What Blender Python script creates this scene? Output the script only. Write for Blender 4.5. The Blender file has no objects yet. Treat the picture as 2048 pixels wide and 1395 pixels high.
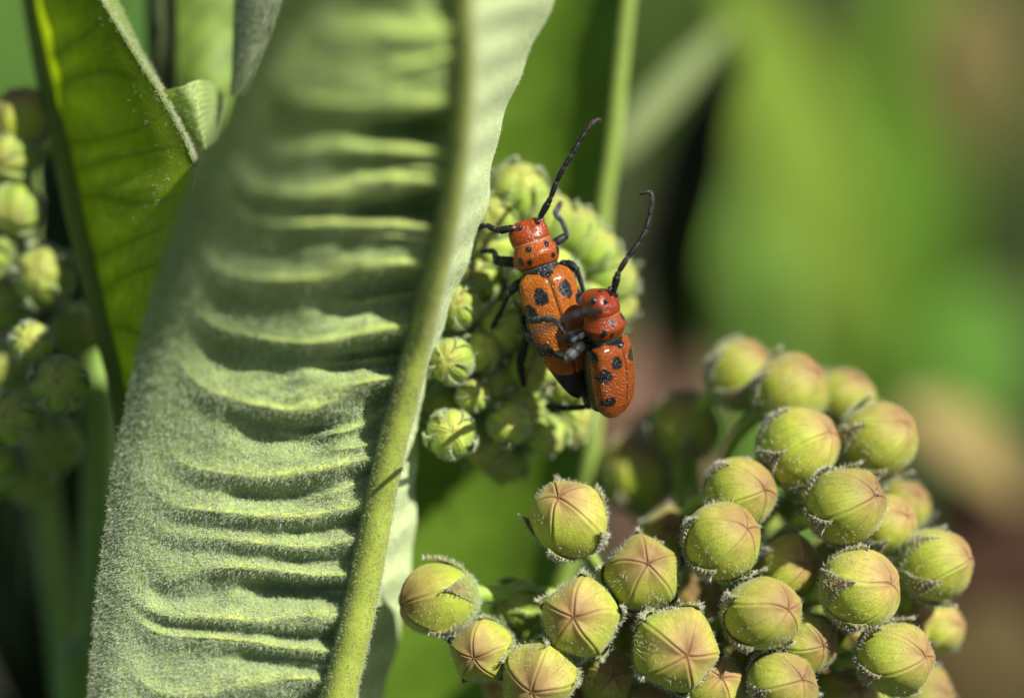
import bpy, math, random
import numpy as np
from mathutils import Vector, Matrix

# 1 unit = 1 cm.  The ground is z = 0, the flowers stand about 45 cm above it.
rng = np.random.default_rng(11)
scene = bpy.context.scene
COL = scene.collection

# ------------------------------------------------------------------ camera
TILT = math.radians(25); W = 6.7; D = 25.0; H = 45.0
Rv = np.array([1.0, 0, 0])
Fv = np.array([0, math.cos(TILT), -math.sin(TILT)])
Uv = np.array([0, math.sin(TILT), math.cos(TILT)])
O = np.array([0, 0, H]); CAM = O - D * Fv

cam = bpy.data.cameras.new('camera'); camo = bpy.data.objects.new('camera', cam)
COL.objects.link(camo)
camo.matrix_world = Matrix(((Rv[0], Uv[0], -Fv[0], CAM[0]), (Rv[1], Uv[1], -Fv[1], CAM[1]),
                            (Rv[2], Uv[2], -Fv[2], CAM[2]), (0, 0, 0, 1)))
cam.sensor_width = 36; cam.lens = 36 * D / W
cam.clip_start = 0.5; cam.clip_end = 6000
cam.dof.use_dof = True; cam.dof.focus_distance = D - 0.14
APERTURE = 1.6
cam.dof.aperture_fstop = cam.lens * 1e-3 / APERTURE
scene.camera = camo

# ------------------------------------------------------------------ light
S = 0.58 * Rv + 0.58 * Uv - 0.60 * Fv; S = S / np.linalg.norm(S)
wd = bpy.data.worlds.new('World'); scene.world = wd; wd.use_nodes = True
nt = wd.node_tree; bg = nt.nodes['Background']
sky = nt.nodes.new('ShaderNodeTexSky'); sky.sky_type = 'NISHITA'; sky.sun_disc = False
sky.sun_elevation = math.asin(S[2]); sky.sun_rotation = math.atan2(S[0], S[1])
nt.links.new(sky.outputs[0], bg.inputs[0]); bg.inputs[1].default_value = 0.05
sun = bpy.data.lights.new('sun', 'SUN'); sun.energy = 5.0; sun.angle = math.radians(0.5)
sun.color = (1.0, 0.965, 0.89)
suno = bpy.data.objects.new('sun', sun); COL.objects.link(suno)
suno.rotation_euler = Vector(S).to_track_quat('Z', 'Y').to_euler()
suno.location = (20, -10, 90)
scene.view_settings.view_transform = 'Standard'; scene.view_settings.look = 'None'
scene.view_settings.exposure = 0.85; scene.view_settings.gamma = 1.0
scene.view_settings.use_curve_mapping = False
scene.render.resolution_x = 1024; scene.render.resolution_y = 697
scene.render.engine = 'CYCLES'

# ------------------------------------------------------------------ helpers
def P(px, py, d):
    """a point d cm behind the plane of the beetles; px, py = place on the photograph"""
    px = np.asarray(px, float); py = np.asarray(py, float); d = np.asarray(d, float)
    k = (D + d) / D * W / 2048
    return (CAM + (D + d)[..., None] * Fv + ((px - 1024) * k)[..., None] * Rv
            + ((697.5 - py) * k)[..., None] * Uv)
def PX(n): return n * W / 2048
def V(r, u, t): return r * Rv + u * Uv - t * Fv
def nrm(a):
    a = np.asarray(a, float)
    return a / np.maximum(np.linalg.norm(a, axis=-1, keepdims=True), 1e-9)
def sstep(a, b, x):
    t = np.clip((np.asarray(x, float) - a) / (b - a), 0, 1); return t * t * (3 - 2 * t)

class MB:
    """collects pieces of one mesh"""
    def __init__(s): s.v = []; s.f = []; s.c = []; s.fm = []; s.n = 0
    def add(s, v, faces, col=(1, 1, 1), mat=0):
        v = np.asarray(v, float).reshape(-1, 3)
        c = np.asarray(col, float)
        if c.ndim == 1: c = np.tile(c, (len(v), 1))
        s.v.append(v); s.c.append(c.reshape(-1, 3))
        for fa in faces:
            fa = np.asarray(fa, int)
            if len(fa): s.f.append(fa + s.n); s.fm.append(np.full(len(fa), mat))
        s.n += len(v)
    def build(s, name, mats, parent=None, origin=(0, 0, 0), smooth=True):
        v = np.concatenate(s.v) - np.asarray(origin, float); c = np.concatenate(s.c)
        m = bpy.data.meshes.new(name)
        m.vertices.add(len(v)); m.vertices.foreach_set('co', v.astype(np.float32).ravel())
        loops = np.concatenate([f.ravel() for f in s.f])
        tot = np.concatenate([np.full(len(f), f.shape[1]) for f in s.f])
        start = np.concatenate([[0], np.cumsum(tot)[:-1]])
        m.loops.add(len(loops)); m.loops.foreach_set('vertex_index', loops.astype(np.int32))
        m.polygons.add(len(tot)); m.polygons.foreach_set('loop_start', start.astype(np.int32))
        m.polygons.foreach_set('material_index', np.concatenate(s.fm).astype(np.int32))
        m.polygons.foreach_set('use_smooth', np.full(len(tot), smooth))
        a = m.color_attributes.new('Col', 'FLOAT_COLOR', 'POINT')
        a.data.foreach_set('color', np.concatenate([c, np.ones((len(c), 1))], 1).astype(np.float32).ravel())
        m.update(calc_edges=True); m.validate()
        for mt in (mats if isinstance(mats, (list, tuple)) else [mats]): m.materials.append(mt)
        o = bpy.data.objects.new(name, m); COL.objects.link(o)
        if parent is not None: o.parent = parent
        return o

def grid_faces(nv, nu, wrap=False):
    i, j = np.meshgrid(np.arange(nv - 1), np.arange(nu if wrap else nu - 1), indexing='ij')
    i = i.ravel(); j = j.ravel(); j2 = (j + 1) % nu
    return np.stack([i * nu + j, i * nu + j2, (i + 1) * nu + j2, (i + 1) * nu + j], 1)

def cat1(pts, m):
    """smooth curve through the points (any width), m samples"""
    pts = np.asarray(pts, float); n = len(pts)
    t = np.linspace(0, n - 1, m); k = np.clip(t.astype(int), 0, n - 2); f = (t - k)[:, None]
    ext = np.concatenate([[2 * pts[0] - pts[1]], pts, [2 * pts[-1] - pts[-2]]])
    a, b, c, d = ext[k], ext[k + 1], ext[k + 2], ext[k + 3]
    return 0.5 * (2 * b + (c - a) * f + (2 * a - 5 * b + 4 * c - d) * f ** 2 + (3 * b - a - 3 * c + d) * f ** 3)

def tube(mb, pts, rad, n=10, col=(1, 1, 1), mat=0, flat=1.0, cap=True):
    pts = np.asarray(pts, float); m = len(pts)
    rad = np.full(m, rad) if np.ndim(rad) == 0 else np.asarray(rad, float)
    tan = nrm(np.gradient(pts, axis=0))
    up = -Fv if abs(np.dot(tan[0], Fv)) < 0.9 else Uv
    a = nrm(up - tan[0] * np.dot(up, tan[0])); A = []
    for i in range(m):
        a = nrm(a - tan[i] * np.dot(a, tan[i])); A.append(a)
    A = np.array(A); B = np.cross(tan, A)
    th = np.linspace(0, 2 * math.pi, n, endpoint=False)
    ring = (pts[:, None] + rad[:, None, None] * (flat * np.cos(th)[None, :, None] * A[:, None]
            + np.sin(th)[None, :, None] * B[:, None]))
    c = np.asarray(col, float)
    if c.ndim == 2: c = np.repeat(c, n, axis=0)
    else: c = np.tile(c, (m * n, 1))
    v = ring.reshape(-1, 3); q = grid_faces(m, n, True)
    if cap:
        v = np.concatenate([v, [pts[0] - tan[0] * rad[0] * .6], [pts[-1] + tan[-1] * rad[-1] * .6]])
        c = np.concatenate([c, c[:1], c[-1:]])
        j = np.arange(n); j2 = (j + 1) % n
        t1 = np.stack([np.full(n, m * n), j2, j], 1)
        t2 = np.stack([np.full(n, m * n + 1), (m - 1) * n + j, (m - 1) * n + j2], 1)
        mb.add(v, [q, np.concatenate([t1, t2])], c, mat)
    else: mb.add(v, [q], c, mat)

def hairs(mb, base, dirs, bend, length, rad, col=(1, 1, 1), mat=0):
    base = np.asarray(base, float); N = len(base)
    length = np.broadcast_to(length, (N,))[:, None]
    rad = np.broadcast_to(rad, (N,))[:, None]
    d = nrm(dirs); d2 = nrm(d + bend)
    ref = nrm(rng.normal(size=(N, 3))); a = nrm(np.cross(d, ref)); b = np.cross(d, a)
    mid = base + d * length * .5; tip = mid + d2 * length * .5
    vs = []
    for c0, k in ((base, 1.0), (mid, .75)):
        for th in (0, 2.094, 4.189):
            vs.append(c0 + rad * k * (math.cos(th) * a + math.sin(th) * b))
    vs.append(tip)
    v = np.stack(vs, 1).reshape(-1, 3)
    o = (np.arange(N) * 7)[:, None]
    q = np.concatenate([o + np.array([[i, (i + 1) % 3, 3 + (i + 1) % 3, 3 + i]]) for i in range(3)])
    t = np.concatenate([o + np.array([[3 + i, 3 + (i + 1) % 3, 6]]) for i in range(3)])
    c = np.asarray(col, float)
    if c.ndim == 2: c = np.repeat(c, 7, axis=0)
    mb.add(v, [q, t], c, mat)

def empty(name, loc, label, cat, group=None):
    o = bpy.data.objects.new(name, None); COL.objects.link(o); o.location = loc
    o.empty_display_size = .2
    o['label'] = label; o['category'] = cat
    if group: o['group'] = group
    return o

# ------------------------------------------------------------------ materials
def material(name, rough=.5, spec=.4, var=.25, scale=8.0, bump=.0, bscale=40.0, bdist=.01, transl=0.0, tcol=(1.25, 1.3, .5),
             sheen=0.0, coat=0.0, sss=0.0, vor=None, tint=None, rand=False, const=None):
    m = bpy.data.materials.new(name); m.use_nodes = True
    t = m.node_tree; N = t.nodes; L = t.links
    pb = N['Principled BSDF']; out = N['Material Output']
    at = N.new('ShaderNodeAttribute'); at.attribute_name = 'Col'
    tc = N.new('ShaderNodeTexCoord'); vec = tc.outputs['Object']
    if rand:
        oi = N.new('ShaderNodeObjectInfo')
        ml = N.new('ShaderNodeMath'); ml.operation = 'MULTIPLY'; ml.inputs[1].default_value = 37.0
        L.new(oi.outputs['Random'], ml.inputs[0])
        br = N.new('ShaderNodeMapRange'); br.inputs[3].default_value = .82; br.inputs[4].default_value = 1.14; L.new(oi.outputs['Random'], br.inputs[0])
        va = N.new('ShaderNodeVectorMath'); va.operation = 'ADD'
        L.new(vec, va.inputs[0]); L.new(ml.outputs[0], va.inputs[1]); vec = va.outputs[0]
    nz = N.new('ShaderNodeTexNoise'); nz.inputs['Scale'].default_value = scale
    nz.inputs['Detail'].default_value = 6; nz.inputs['Roughness'].default_value = .62
    L.new(vec, nz.inputs['Vector'])
    mr = N.new('ShaderNodeMapRange'); mr.inputs[1].default_value = .25; mr.inputs[2].default_value = .75
    mr.inputs[3].default_value = 1 - var; mr.inputs[4].default_value = 1 + var
    L.new(nz.outputs[0], mr.inputs[0])
    mx = N.new('ShaderNodeVectorMath'); mx.operation = 'MULTIPLY'
    L.new(at.outputs['Color'], mx.inputs[0]); L.new(mr.outputs[0], mx.inputs[1])
    colsock = mx.outputs[0]
    if rand:
        mq = N.new('ShaderNodeVectorMath'); mq.operation = 'MULTIPLY'; L.new(colsock, mq.inputs[0]); L.new(br.outputs[0], mq.inputs[1]); colsock = mq.outputs[0]
    if tint:      # a second, larger noise mixes towards another hue
        n2 = N.new('ShaderNodeTexNoise'); n2.inputs['Scale'].default_value = tint[1]; L.new(vec, n2.inputs['Vector'])
        n2.inputs['Detail'].default_value = 4
        r2 = N.new('ShaderNodeMapRange'); r2.inputs[1].default_value = .45; r2.inputs[2].default_value = .75
        r2.inputs[4].default_value = tint[2]; L.new(n2.outputs[0], r2.inputs[0])
        mm = N.new('ShaderNodeMix'); mm.data_type = 'RGBA'; mm.inputs['B'].default_value = (*tint[0], 1)
        L.new(r2.outputs[0], mm.inputs['Factor']); L.new(colsock, mm.inputs['A']); colsock = mm.outputs['Result']
    L.new(colsock, pb.inputs['Base Color'])
    pb.inputs['Roughness'].default_value = rough
    pb.inputs['Specular IOR Level'].default_value = spec
    pb.inputs['Sheen Weight'].default_value = sheen; pb.inputs['Sheen Roughness'].default_value = .4
    pb.inputs['Coat Weight'].default_value = coat; pb.inputs['Coat Roughness'].default_value = .12
    if sss:
        pb.inputs['Subsurface Weight'].default_value = sss
        pb.inputs['Subsurface Radius'].default_value = (.05, .06, .02); pb.inputs['Subsurface Scale'].default_value = 1.0
    nrmsock = None
    if bump:
        nb = N.new('ShaderNodeTexNoise'); nb.inputs['Scale'].default_value = bscale; nb.inputs['Detail'].default_value = 5
        L.new(vec, nb.inputs['Vector'])
        bp = N.new('ShaderNodeBump'); bp.inputs['Strength'].default_value = bump; bp.inputs['Distance'].default_value = bdist
        L.new(nb.outputs[0], bp.inputs['Height']); nrmsock = bp.outputs[0]
    if vor:
        vo = N.new('ShaderNodeTexVoronoi'); vo.inputs['Scale'].default_value = vor[0]; L.new(vec, vo.inputs['Vector'])
        rp = N.new('ShaderNodeMapRange'); rp.inputs[1].default_value = 0; rp.inputs[2].default_value = .45
        L.new(vo.outputs['Distance'], rp.inputs[0])
        b2 = N.new('ShaderNodeBump'); b2.inputs['Strength'].default_value = vor[1]; b2.inputs['Distance'].default_value = vor[2]
        L.new(rp.outputs[0], b2.inputs['Height'])
        if nrmsock: L.new(nrmsock, b2.inputs['Normal'])
        nrmsock = b2.outputs[0]
    if nrmsock:
        L.new(nrmsock, pb.inputs['Normal'])
        if coat: L.new(nrmsock, pb.inputs['Coat Normal'])
    if transl:
        tb = N.new('ShaderNodeBsdfTranslucent')
        tm = N.new('ShaderNodeVectorMath'); tm.operation = 'MULTIPLY'; tm.inputs[1].default_value = tcol
        L.new(colsock, tm.inputs[0]); L.new(tm.outputs[0], tb.inputs['Color'])
        if nrmsock: L.new(nrmsock, tb.inputs['Normal'])
        ms = N.new('ShaderNodeMixShader'); ms.inputs[0].default_value = transl
        L.new(pb.outputs[0], ms.inputs[1]); L.new(tb.outputs[0], ms.inputs[2]); L.new(ms.outputs[0], out.inputs[0])
    return m

M_FELT = material('felted_leaf', rough=.75, spec=.2, var=.35, scale=26, bump=.9, bscale=95, bdist=.014, transl=.10, sheen=.08)
M_LEAF = material('smooth_leaf', rough=.5, spec=.35, var=.22, scale=6, bump=.3, bscale=40, bdist=.012, transl=.32)
M_THIN = material('thin_leaf', rough=.55, spec=.3, var=.2, scale=9, bump=.35, bscale=50, bdist=.01, transl=.68, tcol=(1.9, 1.85, .35))
M_FAR = material('matt_leaf', rough=.85, spec=.08, var=.25, scale=1.2, bump=.2, bscale=8, bdist=.03, transl=.3)
M_RIB = material('leaf_rib', rough=.55, spec=.3, var=.18, scale=14, bump=.4, bscale=70, bdist=.008, transl=.1, sheen=.3)
M_BUD = material('bud_skin', rough=.5, spec=.3, var=.22, scale=3.4, bump=.35, bscale=34, bdist=.02, transl=.12, sheen=.15,
                 rand=True, tint=((.30, .20, .06), 1.5, .38))
M_SEPAL = material('sepal', rough=.6, spec=.25, var=.3, scale=6, bump=.5, bscale=30, bdist=.03, transl=.2, sheen=.3, rand=True)
M_HAIR = material('plant_hair', rough=.4, spec=.4, var=.1, scale=4, transl=.4, tcol=(1.0, 1.0, .95))
M_STEM = material('stem', rough=.55, spec=.3, var=.2, scale=7, bump=.3, bscale=50, bdist=.01, transl=.1, sheen=.25)
M_SHELL = material('wing_case', rough=.2, spec=.4, var=.16, scale=26, bump=.3, bscale=150, bdist=.003, coat=.0, vor=(64, 1.0, .007))
M_BODY = material('beetle_skin', rough=.28, spec=.35, var=.2, scale=18, bump=.45, bscale=130, bdist=.004, coat=.12, vor=(58, .8, .005))
M_LEG = material('beetle_leg', rough=.38, spec=.2, var=.75, scale=45, bump=.7, bscale=110, bdist=.005)
M_EYE = material('beetle_eye', rough=.12, spec=.6, var=.05, coat=.8, vor=(110, .4, .003))
M_DRY = material('dry_leaf', rough=.8, spec=.1, var=.3, scale=3, bump=.5, bscale=9, bdist=.05, transl=.15, tcol=(1.2, 1, .7))

# ------------------------------------------------------------------ ground
def soil_material():
    m = bpy.data.materials.new('soil'); m.use_nodes = True
    t = m.node_tree; N = t.nodes; L = t.links; pb = N['Principled BSDF']
    tc = N.new('ShaderNodeTexCoord')
    n = N.new('ShaderNodeTexNoise'); n.inputs['Scale'].default_value = .07; n.inputs['Detail'].default_value = 9
    n.inputs['Roughness'].default_value = .65; L.new(tc.outputs['Object'], n.inputs['Vector'])
    r = N.new('ShaderNodeValToRGB'); e = r.color_ramp.elements
    e[0].position = .35; e[0].color = (.018, .018, .009, 1); e[1].position = .7; e[1].color = (.045, .032, .018, 1)
    L.new(n.outputs[0], r.inputs[0]); L.new(r.outputs[0], pb.inputs['Base Color'])
    pb.inputs['Roughness'].default_value = .95
    b = N.new('ShaderNodeBump'); b.inputs['Distance'].default_value = .6; L.new(n.outputs[0], b.inputs['Height'])
    L.new(b.outputs[0], pb.inputs['Normal'])
    return m
mb = MB(); g = np.linspace(-1, 1, 61); gx, gy = np.meshgrid(np.sign(g) * np.abs(g) ** 3 * 2500, np.sign(g) * np.abs(g) ** 3 * 2500)
gz = .5 * np.sin(gx * .21) * np.cos(gy * .17) * np.exp(-(gx ** 2 + gy ** 2) / 4e4)
mb.add(np.stack([gx, gy, gz], -1), [grid_faces(61, 61)])
ground = mb.build('ground', soil_material()); ground['kind'] = 'structure'

# low weeds covering the soil far behind: nobody could count them
def ground_cover():
    mb = MB(); n = 2600
    x = rng.uniform(-55, 55, n); y = rng.uniform(20, 190, n); h = rng.uniform(2, 9, n)
    az = rng.uniform(0, 6.28, n); lean = rng.uniform(.3, 1.2, n); ln = rng.uniform(3, 8, n); w = rng.uniform(.5, 1.3, n)
    base = np.stack([x, y, h * .2], 1)
    d = np.stack([np.cos(az) * np.sin(lean), np.sin(az) * np.sin(lean), np.cos(lean)], 1)
    s = np.stack([-np.sin(az), np.cos(az), np.zeros(n)], 1)
    p1 = base + d * ln[:, None] * .45 + s * w[:, None]; p2 = base + d * ln[:, None] * .45 - s * w[:, None]
    tip = base + d * ln[:, None] + np.array([0, 0, -.5])
    v = np.stack([base, p1, tip, p2], 1)
    c = np.array([.05, .10, .02]) * rng.uniform(.5, 1.7, (n, 1)) * np.array([1, 1, 1]) + rng.uniform(0, .03, (n, 1)) * np.array([1, .4, 0])
    mb.add(v, [np.arange(4 * n).reshape(n, 4)], np.repeat(c, 4, 0))
    o = mb.build('ground_cover', M_LEAF)
    o['kind'] = 'stuff'; o['label'] = 'low green weeds covering the soil far behind the flowers'; o['category'] = 'weeds'
ground_cover()

# ------------------------------------------------------------------ leaves
def leaf_thing(name, label, loc, group=None):
    return empty(name, loc, label, 'leaf', group)

def simple_leaf(name, label, base, tip, hw, face, col, mat=None, curl=.25, fold=.25, rib=(.2, .26, .08), droop=.1, group=None, ribr=.05):
    """lens-shaped leaf from base to tip, blade turned towards `face`"""
    mat = mat or M_LEAF
    a = tip - base; ln = np.linalg.norm(a); ax = a / ln
    fn = nrm(face - ax * np.dot(face, ax)); side = np.cross(ax, fn)
    root = leaf_thing(name, label, base, group)
    nv, nu = 40, 21
    t = np.linspace(0, 1, nv)[:, None]; u = np.linspace(-1, 1, nu)[None]
    wv = hw * np.sin(np.pi * np.clip(t, 0.004, .996) ** .85) ** .75
    wav = .04 * hw * np.sin(t * 19 + 3 * u)
    off = -droop * ln * (t - .5) ** 2 * 4 + fold * wv * np.abs(u) ** 1.5 - curl * wv * np.abs(u) ** 3 + wav * np.abs(u)
    p = base + ax * (t * ln)[..., None] + side * (wv * u)[..., None] + fn * off[..., None]
    vein = np.exp(-((np.mod(t * 16 - np.abs(u) * 1.6, 1) - .5) / .08) ** 2) * (np.abs(u) < .9)
    c = np.asarray(col) * (1 + .35 * vein[..., None])
    mb = MB(); mb.add(p, [grid_faces(nv, nu)], c.reshape(-1, 3)); mb.build('blade', mat, root, base)
    mid = base + ax * (t[:, 0] * ln)[:, None] + fn * (off[:, nu // 2])[:, None]
    mb = MB(); tube(mb, mid, ribr * hw * (1.1 - t[:, 0]), 8, rib); mb.build('midrib', M_RIB, root, base)
    return root

def patch(ctrl, nv, nu):
    """smooth surface through a grid of control points (px, py, depth)"""
    c = np.asarray(ctrl, float); r, k, _ = c.shape
    a = cat1(c.reshape(r, k * 3), nv).reshape(nv, k, 3)
    b = cat1(a.transpose(1, 0, 2).reshape(k, nv * 3), nu).reshape(nu, nv, 3).transpose(1, 0, 2)
    return b

# ---- the large felted leaf in front ------------------------------------------
def big_leaf():
    ys = np.array([-440, -340, -240, -120, 0, 100, 200, 300, 400, 500, 600, 700, 800, 900, 1000, 1100, 1200, 1300, 1395, 1520, 1650.])
    midx = np.array([970, 950, 920, 918, 925, 930, 925, 915, 900, 880, 855, 830, 805, 777, 756, 738, 719, 697, 672, 640, 600.])
    midd = np.array([-3.5, -3.2, -2.9, -2.55, -2.2, -1.94, -1.68, -1.42, -1.18, -.94, -.70, -.46, -.33, -.22, -.13, -.06, -.02, 0, 0.02, .05, .1])
    lfx = np.array([960, 925, 780, 640, 575, 526, 466, 408, 366, 330, 300, 274, 252, 233, 217, 204, 192, 183, 176, 170, 168.])
    lfd = np.array([-4.3, -4.2, -3.9, -3.5, -3.1, -2.8, -2.5, -2.15, -1.8, -1.45, -1.12, -.84, -.62, -.45, -.32, -.2, -.1, -.03, 0.02, .05, .1])
    rgx = np.array([970, 975, 1100, 1150, 1110, 1062, 1020, 988, 978, 945, 905, 868, 842, 834, 832, 828, 812, 792, 766, 730, 690.])
    rgd = np.array([-2.2, -1.6, -1.2, -.95, -.72, -.5, -.28, -.12, -.02, .05, .1, .16, .24, .38, .5, .6, .68, .74, .8, .85, .9])
    f = lambda arr, y: np.interp(y, ys, arr)
    # smooth the tables a little
    nv = 740; y = np.linspace(-345, 1620, nv)
    def sm(a):
        a = f(a, y); k = np.hanning(41); k /= k.sum(); return np.convolve(np.pad(a, 20, mode='reflect', reflect_type='odd'), k, 'valid')
    mx, md, lx, ld, rx, rd = [sm(a) for a in (midx, midd, lfx, lfd, rgx, rgd)]
    base = P(600, 1640, .1)
    root = leaf_thing('milkweed_leaf', 'large pale green felted leaf with raised ribs, filling the front beside the beetles', base)
    # side veins: (height on midrib, puckering, reach)
    major = [(-200, .8), (-70, .5), (40, .12), (182, 2.6), (290, .7), (366, 2.8), (440, .25), (536, 1.1), (652, 1.0), (764, 1.0), (912, 1.15), (1000, .7), (1066, .9),
             (1138, 1.15), (1226, .95), (1282, .8), (1358, 1.1), (1440, 1), (1540, 1), (1640, 1)]
    minors = [(100, .35), (340, .3), (590, .35), (705, .3), (822, .42), (868, .2), (960, .25), (1104, .2), (1180, .22), (1318, .3), (470, .3)]
    ym = np.array([m[0] for m in major], float); am = np.array([m[1] for m in major])
    nu = 150; u = np.linspace(0, 1, nu)
    Y, U = np.meshgrid(y, u, indexing='ij')
    wob = 10 * np.sin(Y * .013 + 1) * U + 5 * np.sin(Y * .045 + U * 6)
    rise = (24 + 16 * np.sin(Y * .0085 + .6)) * np.sin(np.pi * np.clip(U / .85, 0, 1)) + 7 * np.sin(U * 8 + Y * .006) - 90 * sstep(.66, 1.0, U) ** 1.6 + 9 * np.sin(U * 5 + Y * .03)
    ye = Y - rise - wob                      # height on the midrib of the vein line through this place
    k = np.clip(np.searchsorted(ym, ye) - 1, 0, len(ym) - 2)
    gap = ym[k + 1] - ym[k]; ph = np.clip((ye - ym[k]) / gap, 0, 1)
    gp = np.minimum(gap, 120) / 110
    below = ye - ym[k]; above = ym[k + 1] - ye
    sag = sstep(7, np.minimum(40 + 18 * U, .55 * gap), below) * sstep(4, .85 * gap, above) ** .75
    rk = np.random.default_rng(4).uniform(.42, .84, len(ym))[k]; rk2 = np.random.default_rng(6).uniform(.7, 1.25, len(ym))[k]
    env = sstep(.0, .05, U) * (1 - .78 * sstep(.22, rk + .12, U)) * (1 - .97 * sstep(.70, .88, U)) * rk2
    pr = np.random.default_rng(9).uniform(0, 6.28, len(ym))[k]
    amp = am[k] * gp ** .8 * (.72 + .28 * np.sin(U * 11 + pr) + .12 * np.sin(U * 29 + 2 * pr))
    dist = np.minimum(ye - ym[k], ym[k + 1] - ye)
    fade = sstep(.95, .75, U)
    ridge = np.exp(-(dist / (10 + 6 * sstep(500, 200, Y))) ** 2) * (1 - .75 * sstep(rk - .3, rk + .1, U)) * (.25 + .75 * fade) * (.8 + .2 * np.sin(U * 17 + pr))
    band = np.exp(-((np.minimum(ye - ym[k], 0) + np.maximum(ym[k + 1] - ye, 0)) / 24) ** 2) * sstep(.05, .15, U) * (1 - .7 * sstep(rk - .2, rk + .1, U)) * fade
    lump = (np.sin(U * 23 + Y * .05) * np.sin(Y * .061 - U * 9) + .8 * np.sin(U * 41 - Y * .083 + 2) * np.sin(Y * .11 + U * 17)) * .010
    # shallow minor veins between
    minor = np.max([np.exp(-((ye - a) / 8) ** 2) * sstep(b + .08, b - .15, U) for a, b in minors], axis=0)
    disp = .32 * amp * sag * env - .030 * ridge * sstep(0, .06, U) + lump * env - .05 * minor * env + .02 * np.sin(U * 5.3 + Y * .011) * np.sin(Y * .019 - U * 3) * sstep(.2, .5, U) * sstep(1, .8, U)
    PXs = mx[:, None] + (lx - mx)[:, None] * U
    Dp = md[:, None] + (ld - md)[:, None] * (U ** 1.1) + .09 * sstep(.84, 1.02, U) ** 2 - .10 * np.sin(np.pi * U) * sstep(1200, 300, Y)
    pts = P(PXs, Y, Dp + disp)
    vein = np.clip(ridge * .75 + .5 * minor + .25 * band, 0, 1)
    cfelt = np.array([.235, .31, .110]); cvein = np.array([.44, .52, .11])
    patchy = .5 + .5 * np.sin(U * 11 + Y * .017) * np.sin(Y * .029 + 2)
    c = cfelt * (1 + .15 * patchy[..., None]) * (1 - vein[..., None]) + cvein * vein[..., None]
    top = sstep(520, 60, Y)[..., None]      # lighter and yellower towards the top
    c = c * (1 - .7 * top) + np.array([.36, .50, .09]) * .7 * top
    mb = MB(); mb.add(pts, [grid_faces(nv, nu)[:, ::-1]], c.reshape(-1, 3))
    mb.build('blade_half', M_FELT, root, base)
    # hairs of the felt
    dv = np.gradient(pts, axis=0); du = np.gradient(pts, axis=1); nn = nrm(np.cross(du, dv)); 
    if np.mean(nn @ -Fv) < 0: nn = -nn
    N = 75000
    wgt = 0.22 + sstep(500, 1150, y); cdf = np.cumsum(wgt) / wgt.sum()
    iv = np.searchsorted(cdf, rng.random(N)).clip(0, nv - 2); iu = rng.integers(1, nu - 1, N)
    fv, fu = rng.random((2, N))[:, :, None]
    b = pts[iv, iu] * (1 - fv) * (1 - fu) + pts[iv + 1, iu] * fv * (1 - fu) + pts[iv, iu] * 0 + pts[iv, np.minimum(iu + 1, nu - 1)] * (1 - fv) * fu + pts[iv + 1, np.minimum(iu + 1, nu - 1)] * fv * fu
    nb = nn[iv, iu]; tang = rng.normal(size=(N, 3))
    hd = nb * rng.uniform(.25, .8, (N, 1)) + nrm(tang) * .6 + V(-.55, -.15, 0)
    mb = MB(); hairs(mb, b - nb * .002, hd, rng.normal(size=(N, 3)) * .9 - nb * .4, rng.uniform(.025, .060, N), .0012, (.74, .80, .60))
    o = mb.build('felt_hair', M_HAIR, root, base); o['kind'] = 'stuff'
    # right half folds away behind the rib
    nu2 = 46; u2 = np.linspace(0, 1, nu2); Y2, U2 = np.meshgrid(y, u2, indexing='ij')
    q = (Y2 + 50 * U2) / 88.0; wv = np.abs(np.mod(q, 1) - .5) * 2
    PX2 = mx[:, None] + (rx - mx)[:, None] * U2 + 3 * np.sin(Y2 * .05) * U2 ** 3
    D2 = md[:, None] + .04 + (rd - md)[:, None] * U2 - .10 * np.sin(np.pi * U2) * sstep(700, 300, Y2) + .035 * sstep(0, 1, wv) * np.sin(np.pi * U2)
    pts2 = P(PX2, Y2, D2)
    c2 = np.array([.50, .60, .28]) * (1 + .12 * np.sin(q * 6.28)[..., None])
    mb = MB(); mb.add(pts2, [grid_faces(nv, nu2)], c2.reshape(-1, 3)); mb.build('blade_half', M_FELT, root, base)
    N = 9000; iv = rng.integers(0, nv - 1, N); iu = rng.integers(1, nu2, N)
    n2 = nrm(np.cross(np.gradient(pts2, axis=1), np.gradient(pts2, axis=0)))
    if np.mean(n2 @ -Fv) < 0: n2 = -n2
    mb = MB(); hairs(mb, pts2[iv, iu], n2[iv, iu] * .5 + nrm(rng.normal(size=(N, 3))), rng.normal(size=(N, 3)) * .6, rng.uniform(.012, .028, N), .0014, (.62, .66, .52))
    o = mb.build('felt_hair', M_HAIR, root, base); o['kind'] = 'stuff'
    # midrib
    mp = P(mx + 4, y, md - .01); hw = np.interp(y, [-240, 300, 800, 1395, 1620], [13, 21, 28, 35, 37]) * W / 2048
    mb = MB(); tube(mb, mp, hw, 20, np.array([.27, .33, .045]) * (1 + .12 * np.sin(y * .05) * np.sin(y * .013 + 1))[:, None] + np.array([.05, .06, .01]) * sstep(500, 100, y)[:, None], flat=1.15)
    N = 9000; i = rng.integers(0, nv, N); th = rng.uniform(-1.7, 1.7, N)
    tg = nrm(np.gradient(mp, axis=0)); sd = nrm(np.cross(tg, -Fv)); fr = np.cross(sd, tg)
    nb = np.cos(th)[:, None] * fr[i] + np.sin(th)[:, None] * sd[i]
    hb = mp[i] + nb * hw[i][:, None] * np.where(np.abs(th) < .8, 1.08, 1.0)[:, None] + tg[i] * rng.uniform(-.01, .01, (N, 1))
    mb.build('midrib', M_RIB, root, base)
    mb = MB(); hairs(mb, hb, nb + rng.normal(size=(N, 3)) * .5, rng.normal(size=(N, 3)) * .7, rng.uniform(.012, .035, N), .0014, (.6, .62, .42))
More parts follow.
